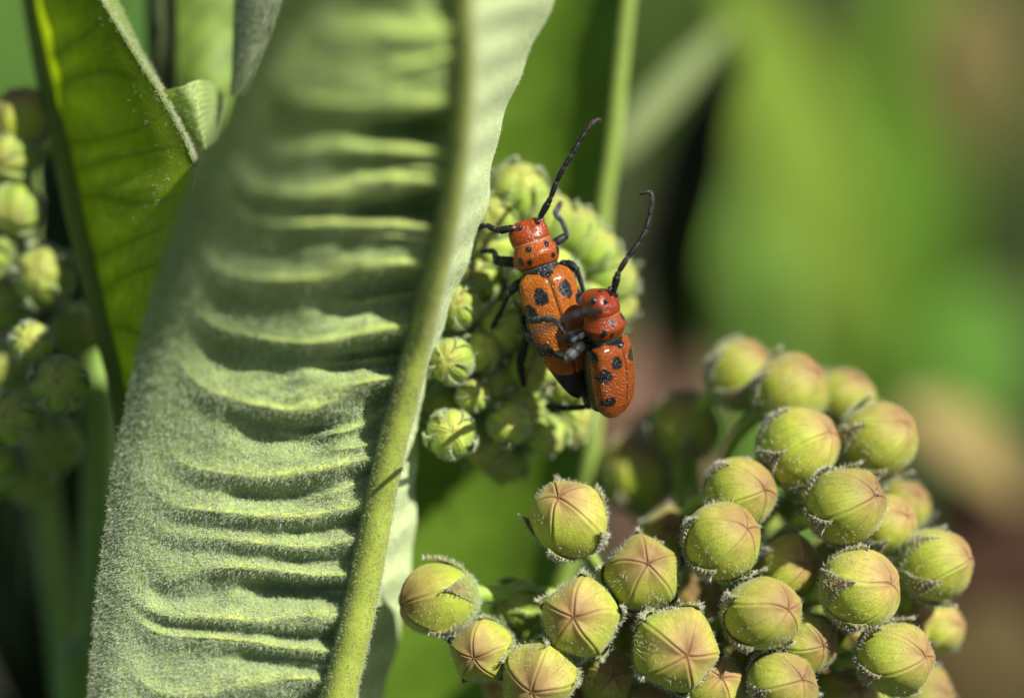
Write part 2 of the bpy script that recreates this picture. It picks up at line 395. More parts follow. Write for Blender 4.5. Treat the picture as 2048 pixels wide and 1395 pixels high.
    o = mb.build('rib_hair', M_HAIR, root, base); o['kind'] = 'stuff'
big_leaf()

def sheet_leaf(name, label, ctrl, nv, nu, colfun, mat, rib=None, ribr=12, ribcol=(.2, .28, .06), dispfun=None, fuzz=0, group=None, edge=None, fuzzfun=None, ribd=-.02):
    """leaf blade through control points; rib = column (0..1) along which the midrib runs"""
    g = patch(ctrl, nv, nu); v, u = np.meshgrid(np.linspace(0, 1, nv), np.linspace(0, 1, nu), indexing='ij')
    if dispfun is not None: g[..., 2] += dispfun(v, u)
    pts = P(g[..., 0], g[..., 1], g[..., 2]); base = pts[-1, nu // 2]
    root = leaf_thing(name, label, base, group)
    mb = MB(); mb.add(pts, [grid_faces(nv, nu)], colfun(v, u).reshape(-1, 3)); mb.build('blade', mat, root, base)
    if rib is not None:
        j = int(round(rib * (nu - 1))); gg = g[:, j]
        mp = P(gg[:, 0], gg[:, 1], gg[:, 2] + ribd)
        mb = MB(); tube(mb, mp, PX(ribr) * np.linspace(.8, 1.15, nv), 14, ribcol); mb.build('midrib', M_RIB, root, base)
    if fuzz:
        nn = nrm(np.cross(np.gradient(pts, axis=1), np.gradient(pts, axis=0))); nn[np.sum(nn * -Fv, -1) < 0] *= -1
        wgt = np.ones((nv, nu)) if fuzzfun is None else fuzzfun(v, u)
        idx = rng.choice(nv * nu, fuzz, p=(wgt / wgt.sum()).ravel()); nb = nn.reshape(-1, 3)[idx]
        b = pts.reshape(-1, 3)[idx] + rng.normal(size=(fuzz, 3)) * .008
        mb = MB(); hairs(mb, b, nb * .6 + nrm(rng.normal(size=(fuzz, 3))) * .8, rng.normal(size=(fuzz, 3)) * .6, rng.uniform(.02, .05, fuzz), .0011, (.55, .6, .40))
        o = mb.build('leaf_hair', M_HAIR, root, base); o['kind'] = 'stuff'
    return root

def flat_col(col, var=.12, fr=9):
    col = np.asarray(col, float)
    return lambda v, u: col * (1 + var * np.sin(fr * 5 * v + 6 * u) * np.sin(7 * u + 3 * v))[..., None]

# ---- folded leaf on the left, lit through from behind ------------------------
def left_leaf():
    rows = []
    for (y, xm, dm, xe, de) in [(-520, 40, 1.5, 48, 1.4), (-330, 46, 1.3, 84, .75), (-160, 55, 1.15, 120, .25), (-20, 62, 1.1, 190, .12), (90, 80, 1.05, 255, .06), (180, 98, 1.0, 312, .03), (270, 118, .95, 362, .0), (335, 133, .9, 390, -.02),
                                (420, 152, .86, 372, -.1), (520, 178, .8, 350, -.15), (640, 208, .75, 335, -.2), (760, 240, .72, 320, -.2), (880, 262, .7, 310, -.2)]:
        rows.append([(xm, y, dm), (xm + .33 * (xe - xm), y, dm + .48 * (de - dm)), (xm + .7 * (xe - xm), y, dm + .85 * (de - dm)), (xe, y, de)])
    def disp(v, u):
        q = v * 14 + .6 * u
        return .04 * np.abs(np.sin(np.pi * q + .5 * np.sin(v * 9))) * sstep(0, .2, u) * sstep(.8, .4, u)
    def colf(v, u):
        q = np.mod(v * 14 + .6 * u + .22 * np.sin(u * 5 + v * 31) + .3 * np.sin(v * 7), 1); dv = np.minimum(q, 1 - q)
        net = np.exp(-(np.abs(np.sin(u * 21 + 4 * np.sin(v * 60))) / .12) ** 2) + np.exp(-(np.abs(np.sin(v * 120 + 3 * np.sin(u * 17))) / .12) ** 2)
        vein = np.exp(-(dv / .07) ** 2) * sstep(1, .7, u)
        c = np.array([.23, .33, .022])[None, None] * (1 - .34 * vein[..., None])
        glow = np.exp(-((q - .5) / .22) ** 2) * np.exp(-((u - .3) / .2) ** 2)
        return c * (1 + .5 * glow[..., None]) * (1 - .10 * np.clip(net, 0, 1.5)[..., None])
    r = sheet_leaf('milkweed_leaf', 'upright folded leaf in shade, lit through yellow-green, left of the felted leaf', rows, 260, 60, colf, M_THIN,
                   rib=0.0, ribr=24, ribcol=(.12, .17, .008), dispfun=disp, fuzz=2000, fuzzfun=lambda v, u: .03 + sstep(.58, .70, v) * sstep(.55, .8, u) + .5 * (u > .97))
    # the rolled back rim along the upper edge
    rim = [[(xe, y, de), (xe + 6, y - 6, de + .03), (xe + w, y - w * .3, de + .28)] for (y, xe, de, w) in
           [(-160, 120, .25, 50), (-20, 190, .12, 34), (90, 255, .06, 20), (180, 312, .03, 12), (270, 362, .0, 8), (335, 390, -.02, 5)]]
    g = patch(rim, 120, 16); pts = P(g[..., 0], g[..., 1], g[..., 2]); base = np.array(r.location)
    mb = MB(); mb.add(pts, [grid_faces(120, 16)], (.16, .22, .045))
    mb.build('rolled_rim', M_FELT, r, base)
    N = 2500; i = rng.integers(0, 120, N); j = rng.integers(0, 16, N)
    mb = MB(); hairs(mb, pts[i, j], V(.5, .6, .3) + rng.normal(size=(N, 3)) * .6, rng.normal(size=(N, 3)) * .5, rng.uniform(.015, .04, N), .0015, (.6, .64, .42))
    o = mb.build('leaf_hair', M_HAIR, r, base); o['kind'] = 'stuff'
left_leaf()

# ---- broad leaf behind the beetles ---------------------------------------------
rows = []
for (y, xr, *wq) in [(-620, 1330, .03), (-380, 1305, .55), (-160, 1282, .95), (0, 1256), (150, 1240), (300, 1224), (430, 1206), (600, 1198), (800, 1190), (950, 1176), (1120, 1140), (1280, 1085), (1460, 1000, .8), (1750, 860, .3), (1900, 790, .04)]:
    dd = 1.9 + .2 * (y / 1400); wq = wq[0] if wq else 1.0
    rows.append([(xr, y, dd - .35), (xr - 150 * wq, y + 8, dd), (xr - 330 * wq, y + 14, dd + .1), (xr - 520 * wq, y + 10, dd + .05)])
def m_disp(v, u):
    q = v * 13 - u * 1.2
    return .012 * np.sin(2 * np.pi * q) * np.sin(np.pi * u)
sheet_leaf('milkweed_leaf', 'broad smooth green leaf hanging behind the beetles with a light rib', rows, 200, 60,
           lambda v, u: np.array([.11, .20, .013]) * (1 + .07 * np.sin(2 * np.pi * (v * 13 - u * 1.2)))[..., None], M_LEAF,
           rib=0.0, ribr=20, ribcol=(.20, .28, .045), dispfun=m_disp)

# ---- small leaves behind the top left ------------------------------------------
sheet_leaf('milkweed_leaf', 'plain light green leaf beside the narrow dark stalk behind the folded leaf',
           [[(418, -330, 1.4), (422, -332, 1.4), (428, -330, 1.4)], [(372, -180, 1.3), (412, -180, 1.25), (470, -180, 1.3)], [(352, -60, 1.3), (410, -60, 1.25), (490, -60, 1.3)], [(356, 60, 1.3), (415, 60, 1.25), (486, 60, 1.3)], [(358, 160, 1.3), (415, 165, 1.2), (480, 170, 1.3)],
            [(385, 260, 1.35), (420, 270, 1.25), (470, 270, 1.35)]], 60, 24, flat_col((.20, .30, .055), .2), M_LEAF)
sheet_leaf('milkweed_leaf', 'white woolly leaf tip showing behind the edge of the felted leaf',
           [[(540, -220, .5), (546, -222, .48), (552, -220, .48)], [(474, -60, .5), (515, -60, .35), (580, -60, .3)], [(468, 10, .5), (515, 22, .36), (565, 0, .3)], [(466, 90, .55), (500, 95, .42), (540, 80, .4)],
            [(462, 190, .6), (480, 190, .5), (500, 190, .5)]], 70, 30, flat_col((.38, .44, .27), .2), M_FELT, fuzz=6000)
sheet_leaf('milkweed_leaf', 'small curled leaf tip, bright triangle beside the folded leaf',
           [[(318, 182, .25), (360, 174, .12), (398, 160, .2), (430, 172, .6), (456, 205, .8)], [(350, 220, .25), (384, 212, .12), (408, 202, .2), (432, 205, .6), (452, 225, .8)],
            [(376, 262, .25), (396, 256, .12), (412, 248, .2), (430, 245, .6), (448, 250, .8)], [(406, 304, .25), (411, 302, .15), (416, 298, .22), (426, 292, .6), (442, 285, .75)]],
           60, 40, flat_col((.33, .43, .13), .25, 14), M_LEAF, fuzz=1200)

# ------------------------------------------------------------------ buds
LINE = np.array([.19, .085, .03])
def bud_mesh(k, pent, green):
    """one closed bud of unit radius, tip along +z; five petals meeting in a star"""
    nth, nph = 56, 160
    th = np.linspace(.0, math.pi, nth)[:, None]; ph = np.linspace(0, 2 * math.pi, nph, endpoint=False)[None]
    r0 = rng.uniform(-1, 1, 4)
    ph0 = ph; ph = ph + .05 * np.sin(2.4 * th + r0[0] * 5) + .03 * np.sin(ph + 4 * th + r0[1] * 5)
    sidx = np.mod(np.round(ph * 5 / (2 * math.pi)), 5).astype(int); sst = rng.uniform(.3, 1.0, 5)[sidx]
    q = np.mod(ph * 5 / (2 * math.pi) + .5, 1) - .5          # 0 on a seam, +-.5 on a petal's middle
    dline = np.abs(q) * 2 * math.pi / 5
    st = np.sin(th)
    dl = dline * np.maximum(st, .05)
    seam = np.exp(-(dl / .028) ** 2)
    wide = np.exp(-(dl / .12) ** 2)
    r = 1 + pent * np.cos(5 * ph) * st ** 1.5 * sstep(2.6, 1.0, th) - .045 * seam * sstep(2.2, 1.5, th) + .036 * wide * sstep(2.2, 1.3, th) + .02 * np.sin(2 * ph + r0[2] * 6 + 2 * th) * st
    r = r * (1 - .07 * (1 - np.abs(np.cos(th))) ** 0 * sstep(2.2, 3.1, th)) - .05 * np.exp(-(th / .18) ** 2) + .018 * np.sin(ph + r0[0] * 6) * st + .012 * np.sin(3 * ph + r0[1] * 6 + 3 * th) * st
    ph = ph0; x = r * st * np.cos(ph); y = r * st * np.sin(ph); z = r * np.cos(th) * (1.02 - .06 * pent)
    # colours: green below, tan to rose round the tip
    tt = sstep(1.55, .25, th - .55 * np.cos(ph) * st + .12 * np.sin(3 * ph + r0[2] * 5) + .10 * np.sin(4 * ph + r0[3] * 4)) * np.ones_like(ph)
    lo = np.array([.36, .425, .040]) if not green else np.array([.31, .46, .045])
    hi = np.array([.38, .325, .075]) if not green else np.array([.37, .45, .07])
    tip = np.array([.26, .14, .065]) if not green else np.array([.38, .40, .08])
    c = lo + (hi - lo) * tt[..., None]
    c = c + (tip - c) * (.8 * sstep(.85, .05, th - .22 * np.cos(ph)) * np.ones_like(ph))[..., None]
    line_s = np.clip((.75 * np.exp(-(dl / .028) ** 2) + .3 * np.exp(-(dl / .09) ** 2)) * sstep(1.45, .25, th) * (.10 if green else .9) * (sst if not green else 1), 0, 1)
    c = c + (LINE - c) * line_s[..., None]
    # faint veins of the petals
    for off, w, s in ((.5, .022, .5), (.27, .016, .42), (-.27, .016, .42), (.38, .012, .3), (-.38, .012, .3), (.14, .012, .25), (-.14, .012, .25)):
        dd = np.abs(np.mod(q - off + .5, 1) - .5) * 2 * math.pi / 5 * np.maximum(st, .05)
        lv = (.3 if green else 1) * np.exp(-(dd / w) ** 2) * sstep(2.0, 1.2, th) * sstep(.15, .5, th) * s
        c = c + (np.array([.26, .15, .035]) - c) * lv[..., None]
    mb = MB(); mb.add(np.stack([x, y, z + 0 * ph], -1), [grid_faces(nth, nph, True)], c.reshape(-1, 3))
    o = mb.build('bud', M_BUD); m = o.data; bpy.data.objects.remove(o)
    return m

def hair_mesh(n, lo=.06, hi=.13, low=0.0):
    mb = MB()
    cz = rng.uniform(-.95, .85, n) if not low else rng.uniform(-1, low, n)
    ph = rng.uniform(0, 6.283, n); s = np.sqrt(1 - cz ** 2)
    nb = np.stack([s * np.cos(ph), s * np.sin(ph), cz], 1)
    hairs(mb, nb * .985, nb * .8 + rng.normal(size=(n, 3)) * .55, rng.normal(size=(n, 3)) * .8, rng.uniform(lo * 1.1, hi * 1.2, n), .0055, (.78, .78, .62))
    o = mb.build('hair', M_HAIR); m = o.data; bpy.data.objects.remove(o); return m

def sepal_mesh(height, width, lift, brown, nh):
    """hairy pointed sepal along the seam at phi = 0, hugging the lower half of a unit bud"""
    nv, nu = 16, 9
    t = np.linspace(0, 1, nv)[:, None]; u = np.linspace(-1, 1, nu)[None]
    th = math.pi * .93 - (math.pi * .93 - height) * t
    hwid = width * np.clip((1 - t ** 1.6), .0, 1) * (.75 + .5 * np.sin(np.pi * np.clip(t * .8 + .15, 0, 1)))
    ph = hwid * u / np.maximum(np.sin(th), .35)
    r = 1.045 + lift * t ** 2.2 + .02 * (1 - u ** 2) - .03 * (np.abs(u) ** 3)
    def surf(rr): return np.stack([rr * np.sin(th) * np.cos(ph), rr * np.sin(th) * np.sin(ph), rr * np.cos(th) + 0 * ph], -1)
    out = surf(r); inn = surf(r - .035)
    g = np.array([.24, .34, .055]) if brown > .2 else np.array([.34, .47, .055]); b = np.array([.20, .12, .05])
    m = (sstep(.25, .85, t) * brown * (1 - .45 * np.abs(u)))[..., None]
    c = g + (b - g) * m
    mb = MB(); mb.add(out, [grid_faces(nv, nu)], c.reshape(-1, 3)); mb.add(inn, [grid_faces(nv, nu)[:, ::-1]], (c * 1.1).reshape(-1, 3))
    # rim joining both sides
    rim = list(range(nu)) + [i * nu + nu - 1 for i in range(1, nv)] + [(nv - 1) * nu + j for j in range(nu - 2, -1, -1)] + [i * nu for i in range(nv - 2, 0, -1)]
    rim = np.array(rim); n1 = np.roll(rim, -1); vv = np.concatenate([out.reshape(-1, 3)[rim], inn.reshape(-1, 3)[rim]]); L = len(rim); a = np.arange(L); b2 = (a + 1) % L
    mb.add(vv, [np.stack([a, a + L, b2 + L, b2], 1)], np.concatenate([c.reshape(-1, 3)[rim]] * 2))
    i = rng.integers(0, nv, nh); j = rng.integers(0, nu, nh)
    edge = rng.random(nh) < .45; j = np.where(edge, np.where(rng.random(nh) < .5, 0, nu - 1), j)
    p = out[i, j] + rng.normal(size=(nh, 3)) * .015; nb = nrm(p)
    hairs(mb, p, nb * .9 + rng.normal(size=(nh, 3)) * .45 + np.array([0, 0, .35]), rng.normal(size=(nh, 3)) * .6, rng.uniform(.08, .17, nh), .0055, (.80, .80, .66), mat=1)
    o = mb.build('sepal', [M_SEPAL, M_HAIR]); m = o.data; bpy.data.objects.remove(o); return m

BUDS = {'ripe': [bud_mesh(i, .012 + .01 * (i % 2), False) for i in range(4)],
        'star': [bud_mesh(i, .055, False) for i in range(3)],
        'green': [bud_mesh(i, .05, True) for i in range(3)]}
HAIRS = {'ripe': [hair_mesh(600) for i in range(3)], 'star': [hair_mesh(850) for i in range(2)], 'green': [hair_mesh(900, .10, .22) for i in range(2)]}
SEPALS = {'ripe': [sepal_mesh(h, w, l, 1.0, 260) for h, w, l in ((1.2, .46, .07), (1.35, .44, .17), (1.05, .48, .03))],
          'star': [sepal_mesh(h, w, l, .6, 280) for h, w, l in ((1.35, .46, .18), (1.2, .46, .10))],
          'green': [sepal_mesh(h, w, l, .08, 340) for h, w, l in ((.55, .44, .16), (.38, .44, .08), (.75, .46, .30))]}

def frame(d, spin):
    z = nrm(d); up = V(.35, 1, 0); a = nrm(up - z * np.dot(up, z)); b = np.cross(z, a)      # the ruddy side of a bud looks up
    x = math.cos(spin) * a + math.sin(spin) * b; y = np.cross(z, x)
    return np.stack([x, y, z], 1)

def umbel(label, centre, buds, foot, group='milkweed bud clusters', pedr=10, seed=0, pedcol=(.23, .34, .06)):
    """cluster of buds on stalks; buds: (px, py, depth, radius px, tip px, tip py, kind)"""
    rg = np.random.default_rng(seed)
    C = P(*centre); root = empty('milkweed_bud_cluster', C, label, 'flower buds', group)
    for (px, py, d, r, tx, ty, kind) in buds:
        c = P(px, py, d); R = PX(r) * (D + d) / D
        dx, dy = (tx - px) / r, (py - ty) / r; n2 = dx * dx + dy * dy
        dirv = V(dx, dy, math.sqrt(max(0.02, 1 - n2))) if n2 < 1 else V(dx, dy, -.1)
        dirv = nrm(dirv); F3 = frame(dirv, rg.uniform(-.55, .55))
        sq = rg.uniform(.93, 1.04, 3) * rg.uniform(.93, 1.02) * R
        M = Matrix(((F3[0, 0] * sq[0], F3[0, 1] * sq[1], F3[0, 2] * sq[2], c[0] - C[0]), (F3[1, 0] * sq[0], F3[1, 1] * sq[1], F3[1, 2] * sq[2], c[1] - C[1]),
                    (F3[2, 0] * sq[0], F3[2, 1] * sq[1], F3[2, 2] * sq[2], c[2] - C[2]), (0, 0, 0, 1)))
        o = bpy.data.objects.new('bud', BUDS[kind][rg.integers(len(BUDS[kind]))]); COL.objects.link(o)
        o.parent = root; o.matrix_local = M
        h = bpy.data.objects.new('hair', HAIRS[kind][rg.integers(len(HAIRS[kind]))]); COL.objects.link(h); h.parent = o; h['kind'] = 'stuff'
        h.rotation_euler = (0, 0, rg.uniform(0, 6.28))
        for k in range(5):
            s = bpy.data.objects.new('sepal', SEPALS[kind][rg.integers(len(SEPALS[kind]))]); COL.objects.link(s); s.parent = o
            s.rotation_euler = (0, 0, 2 * math.pi / 5 * (k + (.5 if kind == 'green' else 0)) + rg.uniform(-.08, .08))
        if (px, py) == (1692, 1010) or (px, py) == (1350, 1297):      # an eaten hole with pale rim / a speck of brown frass
            hole = px == 1692; nn_ = 14; mb = MB(); rg2 = np.random.default_rng(2)
            th0, ph0 = (.16, 0) if hole else (.62, 3.9); cdir = np.array([math.sin(th0) * math.cos(ph0), math.sin(th0) * math.sin(ph0), math.cos(th0)])
            e1_ = nrm(np.cross(cdir, [0, 1, 0])); e2_ = np.cross(cdir, e1_)
            for kk_ in range(26 if hole else 9):
                aa = rg2.uniform(0, 6.28); rr_ = rg2.uniform(.05, .17) if hole else rg2.uniform(0, .06)
                cc = nrm(cdir + e1_ * math.cos(aa) * rr_ + e2_ * math.sin(aa) * rr_ * 1.3) * (.975 if hole else 1.0); r_ = rg2.uniform(.018, .04)
                t_ = np.linspace(0, math.pi, 7)[:, None]; f_ = np.linspace(0, 6.283, 8, endpoint=False)[None]
                mb.add(cc + r_ * np.stack([np.sin(t_) * np.cos(f_), np.sin(t_) * np.sin(f_) * 1.3, np.cos(t_) + 0 * f_], -1).reshape(-1, 3), [grid_faces(7, 8, True)],
                       (.62, .6, .5) if hole and kk_ > 6 else (.012, .010, .008) if hole else (.16, .07, .012))
            mb.build('scar' if hole else 'frass_speck', M_STEM, o)
        # stalk
        b0 = c - dirv * R * .9; L = np.linalg.norm(b0 - C)
        tt = np.linspace(0, 1, 14)[:, None]; c1 = b0 - dirv * L * .35; c2 = C + (c1 - C) * .45
        pts = (1 - tt) ** 3 * b0 + 3 * (1 - tt) ** 2 * tt * c1 + 3 * (1 - tt) * tt ** 2 * c2 + tt ** 3 * C
        mb = MB(); rr = PX(pedr) * (1 + .5 * np.exp(-(tt[:, 0] / .08) ** 2)); tube(mb, pts, rr, 8, pedcol)
        nh = 160; i = rng.integers(0, 13, nh); nb = nrm(np.cross(rng.normal(size=(nh, 3)), nrm(np.gradient(pts, axis=0))[i]))
        hairs(mb, pts[i] + nb * rr[i][:, None] * .95 + (pts[i + 1] - pts[i]) * rng.random((nh, 1)), nb + rng.normal(size=(nh, 3)) * .3, rng.normal(size=(nh, 3)) * .6, rng.uniform(.015, .035, nh), .0014, (.62, .66, .48), mat=1)
        mb.build('pedicel', [M_STEM, M_HAIR], root, C)
    f = foot; mb = MB(); pts = cat1([C, C + (f - C) * .3 + V(0, -.2, -.3), C + (f - C) * .65 + V(0, -.1, -.2), f], 24)
    g0 = np.array([f[0] + .5, f[1] + 1.5, -.4]); pts = np.concatenate([pts, cat1([f, f + (g0 - f) * .3 + V(.1, 0, 0), g0], 20)[1:]])
    tube(mb, pts, np.linspace(PX(26), PX(48), len(pts)), 12, pedcol); mb.build('peduncle', M_STEM, root, C)
    return root

# the three main stalks of the plant rise from the soil, out of view or behind the leaves
def stalk(label, pts, r0, r1, col=(.17, .27, .06), leaves=()):
    c = cat1(pts, 60); root = empty('milkweed_plant', c[0], label, 'plant', 'bare milkweed stalks')
    mb = MB(); tube(mb, c, np.linspace(r0, r1, 60), 14, col); mb.build('stem', M_STEM, root, c[0])
    for (a, b, hw, face) in leaves:          # unseen broad leaves, added below and left of the view to block sky light
        ax = nrm(b - a); fn = nrm(face - ax * np.dot(face, ax)); sd = np.cross(ax, fn); ln = np.linalg.norm(b - a)
        t = np.linspace(0, 1, 26)[:, None]; u = np.linspace(-1, 1, 13)[None]; w = hw * np.sin(np.pi * np.clip(t, .01, .99) ** .8) ** .7
        p = a + ax * (t * ln)[..., None] + sd * (w * u)[..., None] + fn * (.25 * w * np.abs(u) ** 1.5 - .12 * ln * t ** 2 + .04 * hw * np.sin(t * 17 + u))[..., None]
        mb = MB(); mb.add(p, [grid_faces(26, 13)], (.07, .13, .02)); mb.build('leaf', M_LEAF, root, c[0])

footA = P(1560, 1620, 2.6); footB = P(1010, 1500, 3.0); footC = P(150, 1480, 2.6)
A = [ # px, py, depth, r, tipx, tipy, kind
    (1137, 1037, .02, 84, 1113, 988, 'ripe'), (1287, 1148, .05, 80, 1293, 1122, 'star'), (1160, 1237, -.05, 80, 1145, 1229, 'star'), (1350, 1297, -.1, 82, 1371, 1306, 'star'),
    (877, 1200, .12, 78, 806, 1208, 'ripe'), (965, 1302, .05, 70, 945, 1312, 'star'), (1078, 1355, -.06, 82, 1062, 1378, 'star'), (1216, 1352, .25, 62, 1226, 1345, 'star'),
    (1427, 1368, .12, 64, 1440, 1350, 'star'), (1445, 1082, -.02, 82, 1495, 1052, 'ripe'), (1480, 986, .22, 79, 1531, 976, 'ripe'), (1597, 895, .35, 80, 1655, 862, 'ripe'),
    (1755, 880, .5, 80, 1812, 846, 'ripe'), (1580, 783, .72, 76, 1632, 745, 'ripe'), (1480, 748, .95, 72, 1530, 708, 'ripe'), (1688, 796, .95, 64, 1715, 752, 'ripe'),
    (1692, 1010, .05, 79, 1746, 988, 'ripe'), (1772, 1050, .4, 62, 1812, 1030, 'ripe'), (1806, 1015, .85, 58, 1830, 985, 'ripe'), (1870, 1130, .3, 78, 1938, 1112, 'ripe'),
    (1720, 1178, .0, 82, 1782, 1164, 'ripe'), (1578, 1130, .3, 66, 1612, 1126, 'ripe'), (1525, 1228, -.08, 80, 1574, 1215, 'ripe'), (1612, 1285, .15, 66, 1645, 1288, 'star'),
    (1790, 1315, .05, 80, 1848, 1308, 'ripe'), (1880, 1255, .65, 52, 1920, 1248, 'ripe'), (1565, 1368, -.02, 76, 1608, 1352, 'ripe'), (1372, 850, 1.3, 72, 1365, 790, 'ripe'), (1276, 942, 1.65, 80, 1260, 880, 'ripe'),
    (1036, 1212, .45, 58, 1005, 1200, 'green'), (1690, 1395, .5, 66, 1710, 1370, 'star'), (1850, 1390, .7, 60, 1890, 1380, 'star'), (1300, 1420, .3, 66, 1300, 1400, 'star'), (1480, 1300, .75, 60, 1490, 1280, 'star'),
    (1660, 1120, .9, 58, 1670, 1080, 'ripe'), (1390, 1200, .9, 56, 1380, 1180, 'star')]
_r = np.random.default_rng(33)
for (x_, y_) in [(1120, 1300), (1010, 1380), (1150, 1400), (1250, 1250), (1290, 1340), (1385, 1385), (1420, 1230), (1490, 1390), (1640, 1370), (1650, 1230), (1720, 1270), (1760, 1390), (1550, 1040), (1620, 980), (1680, 900), (1800, 1180), (1830, 1240), (1540, 1300), (1340, 1080), (1230, 1230)]:
    A.append((x_ + _r.uniform(-10, 10), y_ + _r.uniform(-10, 10), _r.uniform(.55, .95), _r.uniform(46, 60), x_ + _r.uniform(-30, 30), y_ - _r.uniform(0, 30), 'star' if _r.random() < .6 else 'green'))
umbel('large round cluster of tan and yellow-green buds with dark star seams, right of the beetles', (1470, 1330, 1.75), A, footA, seed=3, pedr=14, pedcol=(.29, .43, .06))
B = [(918, 612, .35, 46, 912, 606, 'green'), (902, 722, .25, 48, 895, 722, 'green'), (962, 703, .38, 42, 972, 690, 'green'), (946, 790, .35, 36, 950, 786, 'green'), (902, 868, .25, 50, 905, 862, 'green'),
     (1018, 848, .42, 42, 1022, 848, 'green'), (1032, 388, .7, 62, 1040, 350, 'green'), (985, 440, .62, 52, 972, 415, 'green'), (1150, 462, .75, 50, 1172, 430, 'green'), (1222, 556, .8, 56, 1262, 535, 'green'),
     (1190, 500, .72, 46, 1212, 470, 'green'), (1095, 440, .68, 54, 1105, 400, 'green'), (1005, 655, .48, 52, 990, 650, 'green'), (960, 560, .6, 48, 940, 550, 'green'), (1060, 735, .52, 56, 1058, 740, 'green'),
     (1045, 810, .6, 46, 1045, 830, 'green'), (1090, 870, .66, 44, 1100, 895, 'green'), (970, 890, .75, 50, 960, 920, 'green'), (1140, 850, .8, 42, 1160, 880, 'green'), (985, 500, .62, 46, 965, 490, 'green'),
     (1090, 560, .48, 70, 1090, 560, 'green'), (1150, 640, .52, 70, 1150, 640, 'green'), (1225, 610, .9, 48, 1265, 615, 'green'), (1100, 670, .52, 60, 1100, 670, 'green'), (880, 800, .7, 46, 850, 800, 'green'),
     (985, 760, .55, 46, 980, 760, 'green'), (1010, 920, .9, 44, 1010, 950, 'green'), (930, 660, .7, 46, 910, 660, 'green'), (1130, 760, .62, 50, 1130, 780, 'green')]
_r = np.random.default_rng(21)
for _ in range(22):      # small buds filling the gaps
    a_, q_ = _r.uniform(0, 6.28), _r.uniform(.3, 1) ** .5; x_, y_ = 1050 + 165 * q_ * math.cos(a_), 655 + 260 * q_ * math.sin(a_)
    B.append((x_, y_, _r.uniform(.7, .95), _r.uniform(30, 44), x_ + 30 * math.cos(a_), y_ + 30 * math.sin(a_), 'green'))
umbel('fuzzy cluster of young light green buds that the beetles sit on', (1060, 680, 1.6), B, footB, seed=5, pedr=9)
Cc = [(40, 235, 1.0, 58, 30, 190, 'star'), (15, 310, 1.0, 62, 0, 330, 'green'), (30, 420, 1.0, 58, 20, 450, 'green'), (62, 688, .55, 44, 60, 680, 'green'), (88, 552, 1.0, 66, 80, 545, 'green'), (118, 768, .45, 60, 122, 762, 'green'),
      (18, 838, .5, 58, 15, 830, 'green'), (105, 890, 1.2, 60, 110, 905, 'green'), (5, 600, 1.3, 60, -10, 600, 'green'), (10, 740, 1.4, 56, 0, 740, 'green'), (60, 950, 1.4, 56, 60, 980, 'green'), (-30, 500, 1.1, 62, -60, 490, 'green'),
      (-20, 930, 1.2, 56, -40, 950, 'green'), (150, 660, 1.4, 50, 170, 650, 'green'), (60, 800, 1.4, 52, 60, 800, 'green')]
umbel('shaded cluster of green buds left of the folded leaf', (40, 640, 2.2), Cc, footC, seed=8, pedr=9)
stalk('light green stalk standing beside the left edge of the felted leaf', [P(150, 5200, 3.4) * [1, 1, 0] + [0, 0, -.5], P(172, 2400, 2.6), P(186, 1400, 2.0), P(196, 900, 2.1), P(200, 500, 2.4)], .16, .085, (.19, .30, .05),
      leaves=[(P(186, 1750, 2.2), P(-2600, 1500, 1.0), 3.2, V(.3, .9, .3)), (P(176, 2300, 2.5), P(-1500, 2300, -7), 3.2, V(.2, 1, .0)), (P(178, 2200, 2.5), P(2500, 2500, 4), 3.2, V(0, 1, .2)),
              (P(180, 2050, 2.5), P(-2500, 1100, 9.0), 3.4, V(.6, .6, .5))])  # added out of view to dim the sky fill
stalk('narrow dark stalk between the folded leaf and the plain light leaf', [P(330, 4200, 3.4) * [1, 1, 0] + [0, 0, -.5], P(330, 900, 2.8), P(334, 350, 1.6), P(337, 150, 1.45), P(338, 0, 1.45), P(340, -260, 1.6), P(330, -900, 2.2)], .06, .05, (.045, .06, .02))  # dark colour carries the shade in this gap

# ------------------------------------------------------------------ beetles
RED = np.array([.19, .028, .003]); ORANGE = np.array([.285, .076, .004]); BLACK = np.array([.006, .006, .007]); GREY = np.array([.09, .095, .095])

